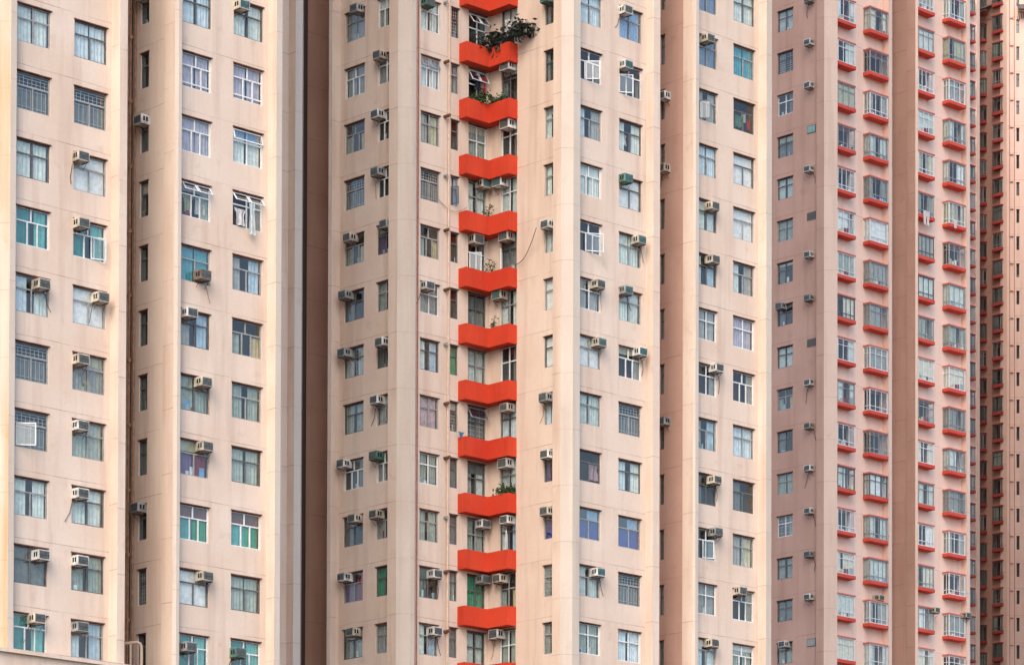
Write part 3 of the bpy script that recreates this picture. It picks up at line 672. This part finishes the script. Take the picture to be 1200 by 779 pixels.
# ------------------------------------------------------------------ TOWER D (far right, behind)
TOPD = 128
CRD, CLD = 286.4, 363.8
d0 = at(1122, 'R', CRD); d1 = at(1143, 'R', CRD)
TD = tower('distant pink apartment tower at the right edge with narrow slit windows', d0)
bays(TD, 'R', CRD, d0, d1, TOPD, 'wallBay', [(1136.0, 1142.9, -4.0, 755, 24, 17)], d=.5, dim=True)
d2 = stepout(TD, d1, 1145.0, TOPD, 'wallBay', 60); d3 = at(1148.2, 'R', cval(d2, 'R')); wall(TD, 'R', d2, d3, TOPD, 'pierC', zj=60, name='pier')
e0 = at(1140, 'L', CLD); e1 = at(1174.4, 'L', CLD)
def bays_L(t, c, p0, p1, ztop, mat, cols, d):
    holes, todo = [], []
    for x0, x1, yf, yl, n, hp in cols:
        cf = c - d / R2
        a, b = hit(x0, 390, 'L', cf), hit(x1, 390, 'L', cf); s0 = (a - p0).dot(DV['L']); s1 = (b - p0).dot(DV['L'])
        za, zb = hit(x0, yf, 'L', cf).z, hit(x0, yl, 'L', cf).z; p = (za - zb) / (n - 1); h = hp * a.y / F
        for i in range(n): holes.append((s0 + .06, s1 - .06, za - p * i - h + .03, za - p * i - .03)); todo.append((s0, s1, za - p * i - h, za - p * i))
    wall(t, 'L', p0, p1, ztop, mat, holes, holes[0][3] + .3, p, depth=.5)
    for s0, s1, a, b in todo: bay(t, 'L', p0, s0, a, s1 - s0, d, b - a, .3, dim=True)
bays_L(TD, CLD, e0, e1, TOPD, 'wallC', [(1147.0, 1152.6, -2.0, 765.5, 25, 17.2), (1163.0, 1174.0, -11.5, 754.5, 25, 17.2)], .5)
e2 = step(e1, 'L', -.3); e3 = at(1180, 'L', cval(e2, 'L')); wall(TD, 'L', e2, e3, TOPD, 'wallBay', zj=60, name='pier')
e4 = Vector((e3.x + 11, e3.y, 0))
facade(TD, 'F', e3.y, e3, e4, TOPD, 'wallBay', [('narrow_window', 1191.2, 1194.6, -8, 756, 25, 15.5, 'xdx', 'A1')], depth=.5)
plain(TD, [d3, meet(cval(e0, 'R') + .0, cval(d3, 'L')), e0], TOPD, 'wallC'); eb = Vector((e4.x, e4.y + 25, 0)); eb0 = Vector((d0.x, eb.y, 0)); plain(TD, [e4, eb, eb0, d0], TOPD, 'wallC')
roof(TD, [d0, d1, d2, d3, meet(cval(e0, 'R') + .0, cval(d3, 'L')), e0, e1, e2, e3, e4, eb, eb0], TOPD)
for x in (1183.2, 1188.8): pipe(TD, 'drain_pipe', 'F', e3.y, x, 'pipe_red', .03, .05, 4, 125)
for i in range(25):
    p = hit(1186, 22 + 31.9 * i, 'F', e3.y); bm = bmesh.new(); box(bm, -.20, .12, -.12, 0, -.035, .035)
    link('pipe_bracket', cached('pbr', lambda: done(bm, 'pipe_bracket', 'pipe_red')), TD, rel(TD, Matrix.Translation(p)))
# ------------------------------------------------------------------ unseen block added beyond the right edge to shade the far tower's foot
TE_shade = tower('plain pink block added outside the view to shade the far tower', Vector((35.4, 256, 0)))
nE = [Vector((35.4, 256, 0)), Vector((72, 256, 0)), Vector((72, 300, 0)), Vector((35.4, 300, 0))]; TOPE = 117
wE = [(s_, s_ + 1.6, 20 + 2.7 * i, 21.5 + 2.7 * i) for i in range(28) for s_ in (2.0, 5.5)]
wall(TE_shade, 'F', nE[0], nE[1], TOPE, 'wallBay', wE, 0.5)
for a, b, c_, d_ in wE: window(TE_shade, 'F', nE[0], a, c_, b - a, d_ - c_, 's', 'window')
plain(TE_shade, nE[1:] + nE[:1], TOPE, 'wallBay'); roof(TE_shade, nE, TOPE)
# ------------------------------------------------------------------ air conditioners
def acs(k, c, lst, place):
    for x, y, col, row, *fl_ in lst:
        f = fl_[0] if fl_ else ''
        aircon(k, c, x, y, col, f'{place(ORD[row])}', 1.0 if 'b' not in f else 1.15, 'grlteal' if 't' in f else 'grl', 'w' in f)
acs('R', CR1, [(38.5, 327.5, 'beige', 4, 'w'), (38, 644.5, 'white', 8), (33, 718.5, 'cream', 9, 'w')], lambda o: f'at {o} window from top, left column of leftmost facade')
acs('R', CR1, [(84.5, 178, 'beige', 2, 'w'), (85, 256, 'beige', 3), (108, 343, 'cream', 4, 'w'), (84.5, 415.5, 'cream', 5, 'w'), (84, 493, 'white', 6), (84, 572.5, 'white', 7, 'w'), (83.5, 651, 'white', 8), (83.5, 728.5, 'grey', 9)], lambda o: f'at {o} window from top, right column of leftmost facade')
acs('L', CLW, [(157.5, -7, 'white', 0), (157.5, 139, 'white', 2), (153.5, 591.5, 'grey', 8)], lambda o: f'over {o} slit window in recess with brown drain pipes')
acs('R', CR2, [(228, 317, 'brown', 4), (212.2, 361, 'white', 5), (229, 442, 'cream', 6, 'w'), (230.5, 517.5, 'beige', 7), (230.5, 669.5, 'beige', 9), (211, 752, 'grey', 10)], lambda o: f'at {o} window from top, left column of second facade')
acs('R', CR2, [(273.5, 1, 'cream', 0, 't'), (269, 759, 'green', 10, 'w')], lambda o: f'at {o} window from top, right column of second facade')
acs('L', CL4, [(410, 9, 'grey', 0), (402, 276.5, 'beige', 4), (396.5, 343.5, 'grey', 5), (395.5, 411, 'grey', 6, 'w'), (394.5, 540.5, 'white', 8), (407.5, 604.5, 'beige', 9), (395.5, 673, 'white', 10), (405.5, 737, 'beige', 11)], lambda o: f'at {o} window from top, left column of shaded facade')
acs('L', CL4, [(437, 63.5, 'beige', 1), (434.3, 132.5, 'white', 2), (434.2, 199.5, 'grey', 3, 'w'), (444.5, 261, 'grey', 4), (439.5, 398.5, 'white', 6, 'w'), (433.5, 466, 'white', 7), (432.5, 531, 'green', 8), (432.5, 599.5, 'beige', 9)], lambda o: f'at {o} window from top, right column of shaded facade')
acs('R', CR5, [(493, -2, 'green', 0), (492.5, 330, 'white', 5), (501.5, 667.5, 'white', 10), (501.3, 734.5, 'white', 11)], lambda o: f'at {o} window from top beside cream corner pier')
acs('R', CR5, [(558.5, 211, 'cream', 3, 't'), (549, 275, 'beige', 4, 'b'), (558, 609, 'white', 9), (558, 674, 'grey', 10)], lambda o: f'above {o} complete balcony from top, on its left wall')
acs('L', CLi, [(585.5, 75.5, 'white', 1, 'b'), (585.5, 143.5, 'white', 2, 'b'), (576.5, 211.0, 'white', 3, 'bt'), (584, 274.5, 'beige', 4, 'b'), (576, 343.0, 'beige', 5, 'bt'), (585.5, 475.0, 'beige', 7), (583, 539.5, 'white', 8, 'b'), (585.5, 606.0, 'white', 9), (577, 674.5, 'cream', 10), (572.5, 739.0, 'white', 11, 'b')], lambda o: f'above {o} complete balcony from top, on its right wall')
acs('L', CLi, [(632.5, -3, 'green', 0, 't'), (633, 261, 'white', 4), (631, 463, 'grey', 7, 'w'), (632.5, 529.5, 'white', 8), (632, 596, 'beige', 9)], lambda o: f'over {o} slit window right of the red balconies')
acs('R', CR3, [(692.5, 328.5, 'beige', 5), (694, 396.5, 'beige', 6, 't'), (692.5, 665.5, 'white', 10, 'wt')], lambda o: f'at {o} window from top, first column right of the balconies')
acs('R', CR3, [(725, 7.5, 'white', 0), (725.2, 71.5, 'white', 1, 't'), (725, 204.5, 'green', 3, 't'), (740.8, 276.5, 'beige', 4, 'wt'), (725.2, 335.5, 'grey', 5, 't'), (742, 407.5, 'white', 6, 't')], lambda o: f'at {o} window from top, second column right of the balconies')
acs('L', CLB + .09, [(769.5, 111, 'white', 2), (769, 195.5, 'cream', 3), (769, 491, 'grey', 8)], lambda o: f'at {o} slit window in central tower\'s right recess')
acs('R', CR6, [(821.5, 40.5, 'beige', 1), (827, 237, 'cream', 4), (827.5, 299.5, 'beige', 5), (832, 426.5, 'white', 7, 'w'), (829.5, 557.5, 'cream', 9, 'w'), (831, 618.5, 'grey', 10), (826.5, 748.5, 'cream', 12)], lambda o: f'at {o} window from top, left column of central tower\'s rightmost facade')
acs('R', CR6, [(859.3, 687.5, 'beige', 11)], lambda o: f'at {o} window from top, right column of central tower\'s rightmost facade')
acs('L', CLC, [(908, 357, 'grey', 7), (911.5, 752, 'white', 15)], lambda o: f'at {o} window from top on salmon wall left of red bays')
rows = [0, 50, 100, None, 198, None, 298, 348.5, None, 447.5, 498, 547.5, 597.5, 648, 698]
cols_ = ['grey', 'white', 'white', 0, 'white', 0, 'white', 'grey', 0, 'white', 'beige', 'white', 'white', 'grey', 'white']
n_ = 0
for y, cc in zip(rows, cols_):
    if y is None: continue
    aircon('L', CLC, 941.3, y - 1, cc, f'standing alone on salmon wall, {ORD[n_]} from top in that column', .95, 'grl', n_ % 3 == 0); n_ += 1
bay_d = CRC - .55 / R2
aircon('R', CRC - .3, 1024.5, 697, 'beige', 'in bay window second from bottom, right column beside salmon pier', .9)
aircon('R', CRC2 - .5, 1090, 711.5, 'beige', 'at lower bay window in third column of red bays', .9)
aircon('R', CRC2 - .5, 1126.5, 717.5, 'beige', 'at lower bay window in rightmost column of red bays', .9)
# small blind windows among the lone air conditioners
for y, code in ((148.5, 'T'), (250, 'd'), (398, 'd'), (748.5, 'c')):
    p = hit(946, y, 'L', CLC); w = .75; h = .5
    bm = bmesh.new(); box(bm, 0, w, -.03, .0, 0, h); box(bm, .04, w - .04, -.035, -.03, .04, h - .04, 1)
    o = link('vent_window', done(bm, 'vent_window', ['bronze', 'cur_tealgrey' if code == 'T' else 'cur_grey' if code == 'c' else 'room']), TC, rel(TC, frame('L', p, p.z - h)))
# ------------------------------------------------------------------ plants, laundry, cables
def leafy(name, label, p, spread, n, size, mat, seed, droop=.3, group='plants on the red balconies'):
    r = random.Random(seed); e = empty(name, label, 'plant', Vector(p), group)
    bm = bmesh.new(); stems = bmesh.new(); tips = []
    for i in range(max(4, n // 25)):
        a = Vector(((r.random() - .5) * spread[0] * .3, (r.random() - .5) * spread[1] * .3, 0)); b = Vector(((r.random() - .5) * 2 * spread[0], (r.random() - .5) * 2 * spread[1], spread[2] * (.4 + .8 * r.random())))
        m = a.lerp(b, .5) + Vector((0, 0, .12)); tube(stems, [a, m, b], .012, 4); tips.append((a, m, b))
    for i in range(n):
        a, m, b = r.choice(tips); f = r.random() ** .6; c = (a.lerp(m, f * 2) if f < .5 else m.lerp(b, f * 2 - 1)) + Vector((r.gauss(0, 1), r.gauss(0, 1), r.gauss(0, 1))) * size * .7
        d = Vector((r.gauss(0, 1), r.gauss(0, 1), r.gauss(0, .7) - droop)).normalized(); s = d.cross(Vector((r.gauss(0, 1), r.gauss(0, 1), r.gauss(0, 1)))).normalized()
        l = size * (.7 + .7 * r.random()); w = l * .24; nn = d.cross(s) * l * .12
        quad(bm, c, c + d * l * .5 + s * w + nn, c + d * l, c + d * l * .5 - s * w + nn)
    link('foliage', done(bm, 'foliage', mat), e); link('stem', done(stems, 'stem', 'stem'), e)
    return e
def binside(x, i, dz=0.0, k='R'):                     # a point inside balcony i's trough at picture column x
    p = at(x, k, (CR5 if k == 'R' else CLi) - .28 / R2); p.z = BZ[i] + dz; return p
leafy('rubber_plant', 'large dark-leaved plant sprawling over the topmost complete red balcony', binside(584, 1, -.25, 'L'), (.95, .35, .9), 620, .27, 'leaf_dark', 3)
leafy('rubber_plant', 'dark leafy branch jutting right from the topmost complete red balcony', binside(608, 1, .12, 'L') + Vector((.15, -.35, 0)), (.75, .22, .45), 360, .25, 'leaf_dark', 8)
leafy('fern', 'green fern under the laundry on left of second complete balcony', binside(559, 2, -.1), (.5, .25, .45), 300, .17, 'leaf', 5)
leafy('fern', 'taller green shrub in the corner of second complete balcony', binside(581, 2, -.1, 'L'), (.5, .25, .55), 300, .17, 'leaf', 6)
leafy('potted_shrub', 'thin yellowish shrub in corner of fourth complete balcony', binside(571, 4, -.1), (.2, .2, .8), 70, .13, 'leaf', 12)
leafy('potted_shrub', 'straggly dry plant in the corner of fifth complete balcony', binside(577, 5, -.1, 'L'), (.25, .25, .7), 70, .12, 'leaf', 9)
leafy('potted_shrub', 'slim cactus-like plant in the corner of sixth complete balcony', binside(578, 6, -.1, 'L'), (.08, .08, .55), 40, .12, 'leaf', 10)
leafy('fern', 'spreading green plant on right of ninth complete balcony from top', binside(592, 9, -.12, 'L'), (.6, .3, .45), 300, .16, 'leaf', 11)
def cloth(name, label, k, c, x, ytop, w, h, mat, cat='laundry', out=.3, slit=False, seed=1):
    p = hit(x, ytop, k, c - out / R2); r = random.Random(seed); bm = bmesh.new(); n, mrow = 10, 8
    g = [[None] * (n + 1) for _ in range(mrow + 1)]
    for j in range(mrow + 1):
        for i in range(n + 1):
            u, v = i / n - .5, j / mrow
            ww = w * (1 + .12 * math.sin(v * 4 + seed)) * (1.25 if (v < .25 and not slit) else 1)
            g[j][i] = bm.verts.new((u * ww + w * .5, .05 * math.sin(u * 11 + seed + v) * (0.4 + v) + .02 * r.random(), -h * v - .02 * abs(math.sin(i * 1.7))))
    for j in range(mrow):
        for i in range(n):
            if slit and j > 2 and i == n // 2: continue
            bm.faces.new((g[j][i], g[j + 1][i], g[j + 1][i + 1], g[j][i + 1]))
    bmesh.ops.solidify(bm, geom=bm.faces[:], thickness=.012)
    o = link(name, done(bm, name, mat), None, frame(k, Vector((p.x, p.y, 0)), p.z)); return tag(o, label, cat, 'laundry hung at the windows')
cloth('shirt', 'yellow-green shirt hung outside a window of the second facade', 'R', CR2, 215.5, 227, .44, .74, 'c_lime', out=-.18, seed=2)
cloth('shirt', 'white shirt hung beside the yellow-green one on second facade', 'R', CR2, 229, 231, .45, .7, 'c_white', out=-.18, seed=5)
cloth('towel', 'white cloths hung in open window, right column of second facade', 'R', CR2, 276, 243, .5, .7, 'c_white', out=.06, seed=3)
cloth('towel', 'pale blue-white towel dangling below a window of second facade', 'R', CR2, 292, 237, .3, 1.35, 'c_mint', out=.25, seed=4)
cloth('trousers', 'white trousers hanging below a bay window of the third bay column', 'R', CRC2, 1083, 246, .55, .95, 'c_white', out=.75, slit=True, seed=7)
cloth('shirt', 'small white garment hanging at bay window beside the white trousers', 'R', CRC2, 1118, 257, .3, .55, 'c_white', out=.7, seed=8)
cloth('shirt', 'red garment hung in the second complete balcony', 'R', CR5, 566, 90, .22, .75, 'c_red', out=.2, seed=9)
cloth('jacket', 'dark navy clothes hung on left of second complete balcony', 'R', CR5, 556, 88, .4, .7, 'c_navy', out=.15, seed=10)
cloth('towel', 'pale towel in the corner window of topmost complete balcony', 'L', CLi, 592, 23, .5, .6, 'c_white', out=.12, seed=11)
cloth('shirt', 'green garment hung at third visible window of rightmost central facade', 'R', CR6, 862, 134, .40, .6, 'c_green', out=-.22, seed=12)
cloth('shirt', 'red garment hung beside the green one on rightmost central facade', 'R', CR6, 876, 140, .18, .5, 'c_red', out=-.22, seed=13)
cloth('shirt', 'white garment hung between the green and red ones', 'R', CR6, 869.5, 131, .3, .5, 'c_white', out=-.24, seed=14)
cloth('cloth', 'blue cloth hung over left end of eighth complete balcony from top', 'R', CR5, 538, 505, .3, .35, 'c_blue', out=.22, seed=15)
cloth('shirt', 'white vest hung in window, second column right of balconies', 'R', CR3, 728, 157, .32, .5, 'c_white', out=-.2, seed=16)
cloth('shirt', 'pink patterned laundry hung at window right of ninth balcony', 'R', CR3, 689, 543, .6, .75, 'c_pink', out=-.22, seed=17)
bm = bmesh.new(); pa = hit(605, 311, 'L', CLi) + NV['L'] * .1; pb = hit(633, 268, 'L', CLi) + NV['L'] * .25
pts = [pa.lerp(pb, f) + Vector((0, 0, -.45 * math.sin(math.pi * f))) - pa for f in [i / 10 for i in range(11)]]
tube(bm, pts, .018, 5); tag(link('cable', done(bm, 'cable', 'pipe_dark'), None, Matrix.Translation(pa)), 'sagging dark cable from fifth complete balcony to air conditioner right of it', 'cable')
bm = bmesh.new(); pa = hit(511, 231, 'R', CR5) + NV['R'] * .05; pb = hit(545, 244, 'R', CR5) + NV['R'] * .12
pts = [pa.lerp(pb, f) + Vector((0, 0, -.42 * math.sin(math.pi * f))) - pa for f in [i / 10 for i in range(11)]]
tube(bm, pts, .014, 5); tag(link('cable', done(bm, 'cable', 'pipe_brown'), None, Matrix.Translation(pa)), 'thin looping wire left of the fourth complete balcony', 'cable')
# scrap-sheet shelters high on the far tower
def shelter(label, x0, x1, y, k, c, d):
    p = hit(x0, y, k, c); q = hit(x1, y, k, c); w = (q - p).dot(DV[k]); e = empty('shelter', label, 'shelter', frame(k, Vector((p.x, p.y, 0)), p.z), 'makeshift shelters on the far tower')
    bm = bmesh.new(); n = 24; prev = None
    for i in range(n + 1):
        x = w * i / n; z = .05 * (i % 2); a, b = bm.verts.new((x, -d, -.25 + z)), bm.verts.new((x, 0, .55 + z))
        if prev: bm.faces.new((prev[0], a, b, prev[1]))
        prev = (a, b)
    bmesh.ops.solidify(bm, geom=bm.faces[:], thickness=.02); link('roof_sheet', done(bm, 'roof_sheet', 'sheet'), e)
    bm = bmesh.new(); r = random.Random(4)
    for i in range(9): x = w * (i + .3) / 9; tube(bm, [(x, 0, -.9), (x, -d * .9, -.35 - .2 * r.random())], .03, 4)
    box(bm, 0, w, -d * .95, -d * .8, -.5, -.35); link('support', done(bm, 'support', 'rust'), e)
shelter('grey corrugated shelter jutting over a top bay of the far tower', 1149, 1165, 16, 'L', CLD, 1.5)
shelter('grey rooftop-like shelter on the pale face at the top right corner', 1192, 1210, 12, 'F', e3.y, 1.0)
# ------------------------------------------------------------------ ground, light
bm = bmesh.new(); quad(bm, (-3000, -3000, 0), (3000, -3000, 0), (3000, 3000, 0), (-3000, 3000, 0))
g = link('ground', done(bm, 'ground', 'ground')); g['kind'] = 'structure'
SUN_EL, SUN_AZ = math.radians(42), math.radians(-14)     # azimuth to the right of straight behind the camera
sd = Vector((math.sin(SUN_AZ) * math.cos(SUN_EL), -math.cos(SUN_AZ) * math.cos(SUN_EL), math.sin(SUN_EL)))
sl = bpy.data.lights.new('sun', 'SUN'); sl.energy = 0.5; sl.angle = math.radians(45); sl.color = (1, .77, .57)
so = bpy.data.objects.new('sun', sl); COL.objects.link(so); so.rotation_euler = (-sd).to_track_quat('-Z', 'Y').to_euler()
w = bpy.data.worlds.new('World'); S.world = w; w.use_nodes = True; t = w.node_tree
sk = t.nodes.new('ShaderNodeTexSky'); sk.sky_type = 'NISHITA'; sk.sun_disc = False; sk.sun_elevation = SUN_EL; sk.sun_rotation = math.atan2(sd.x, sd.y)
sk.air_density = 1.0; sk.dust_density = 3.0; sk.ozone_density = 1.0
t.links.new(sk.outputs[0], t.nodes['Background'].inputs[0]); t.nodes['Background'].inputs[1].default_value = .15
S.view_settings.view_transform = 'Standard'; S.view_settings.look = 'None'; S.view_settings.gamma = 1; S.view_settings.exposure = 1.24
S.cycles.max_bounces = 8; S.cycles.transparent_max_bounces = 12; S.cycles.use_denoising = True
try: S.cycles.denoiser = 'OPENIMAGEDENOISE'
except Exception: pass
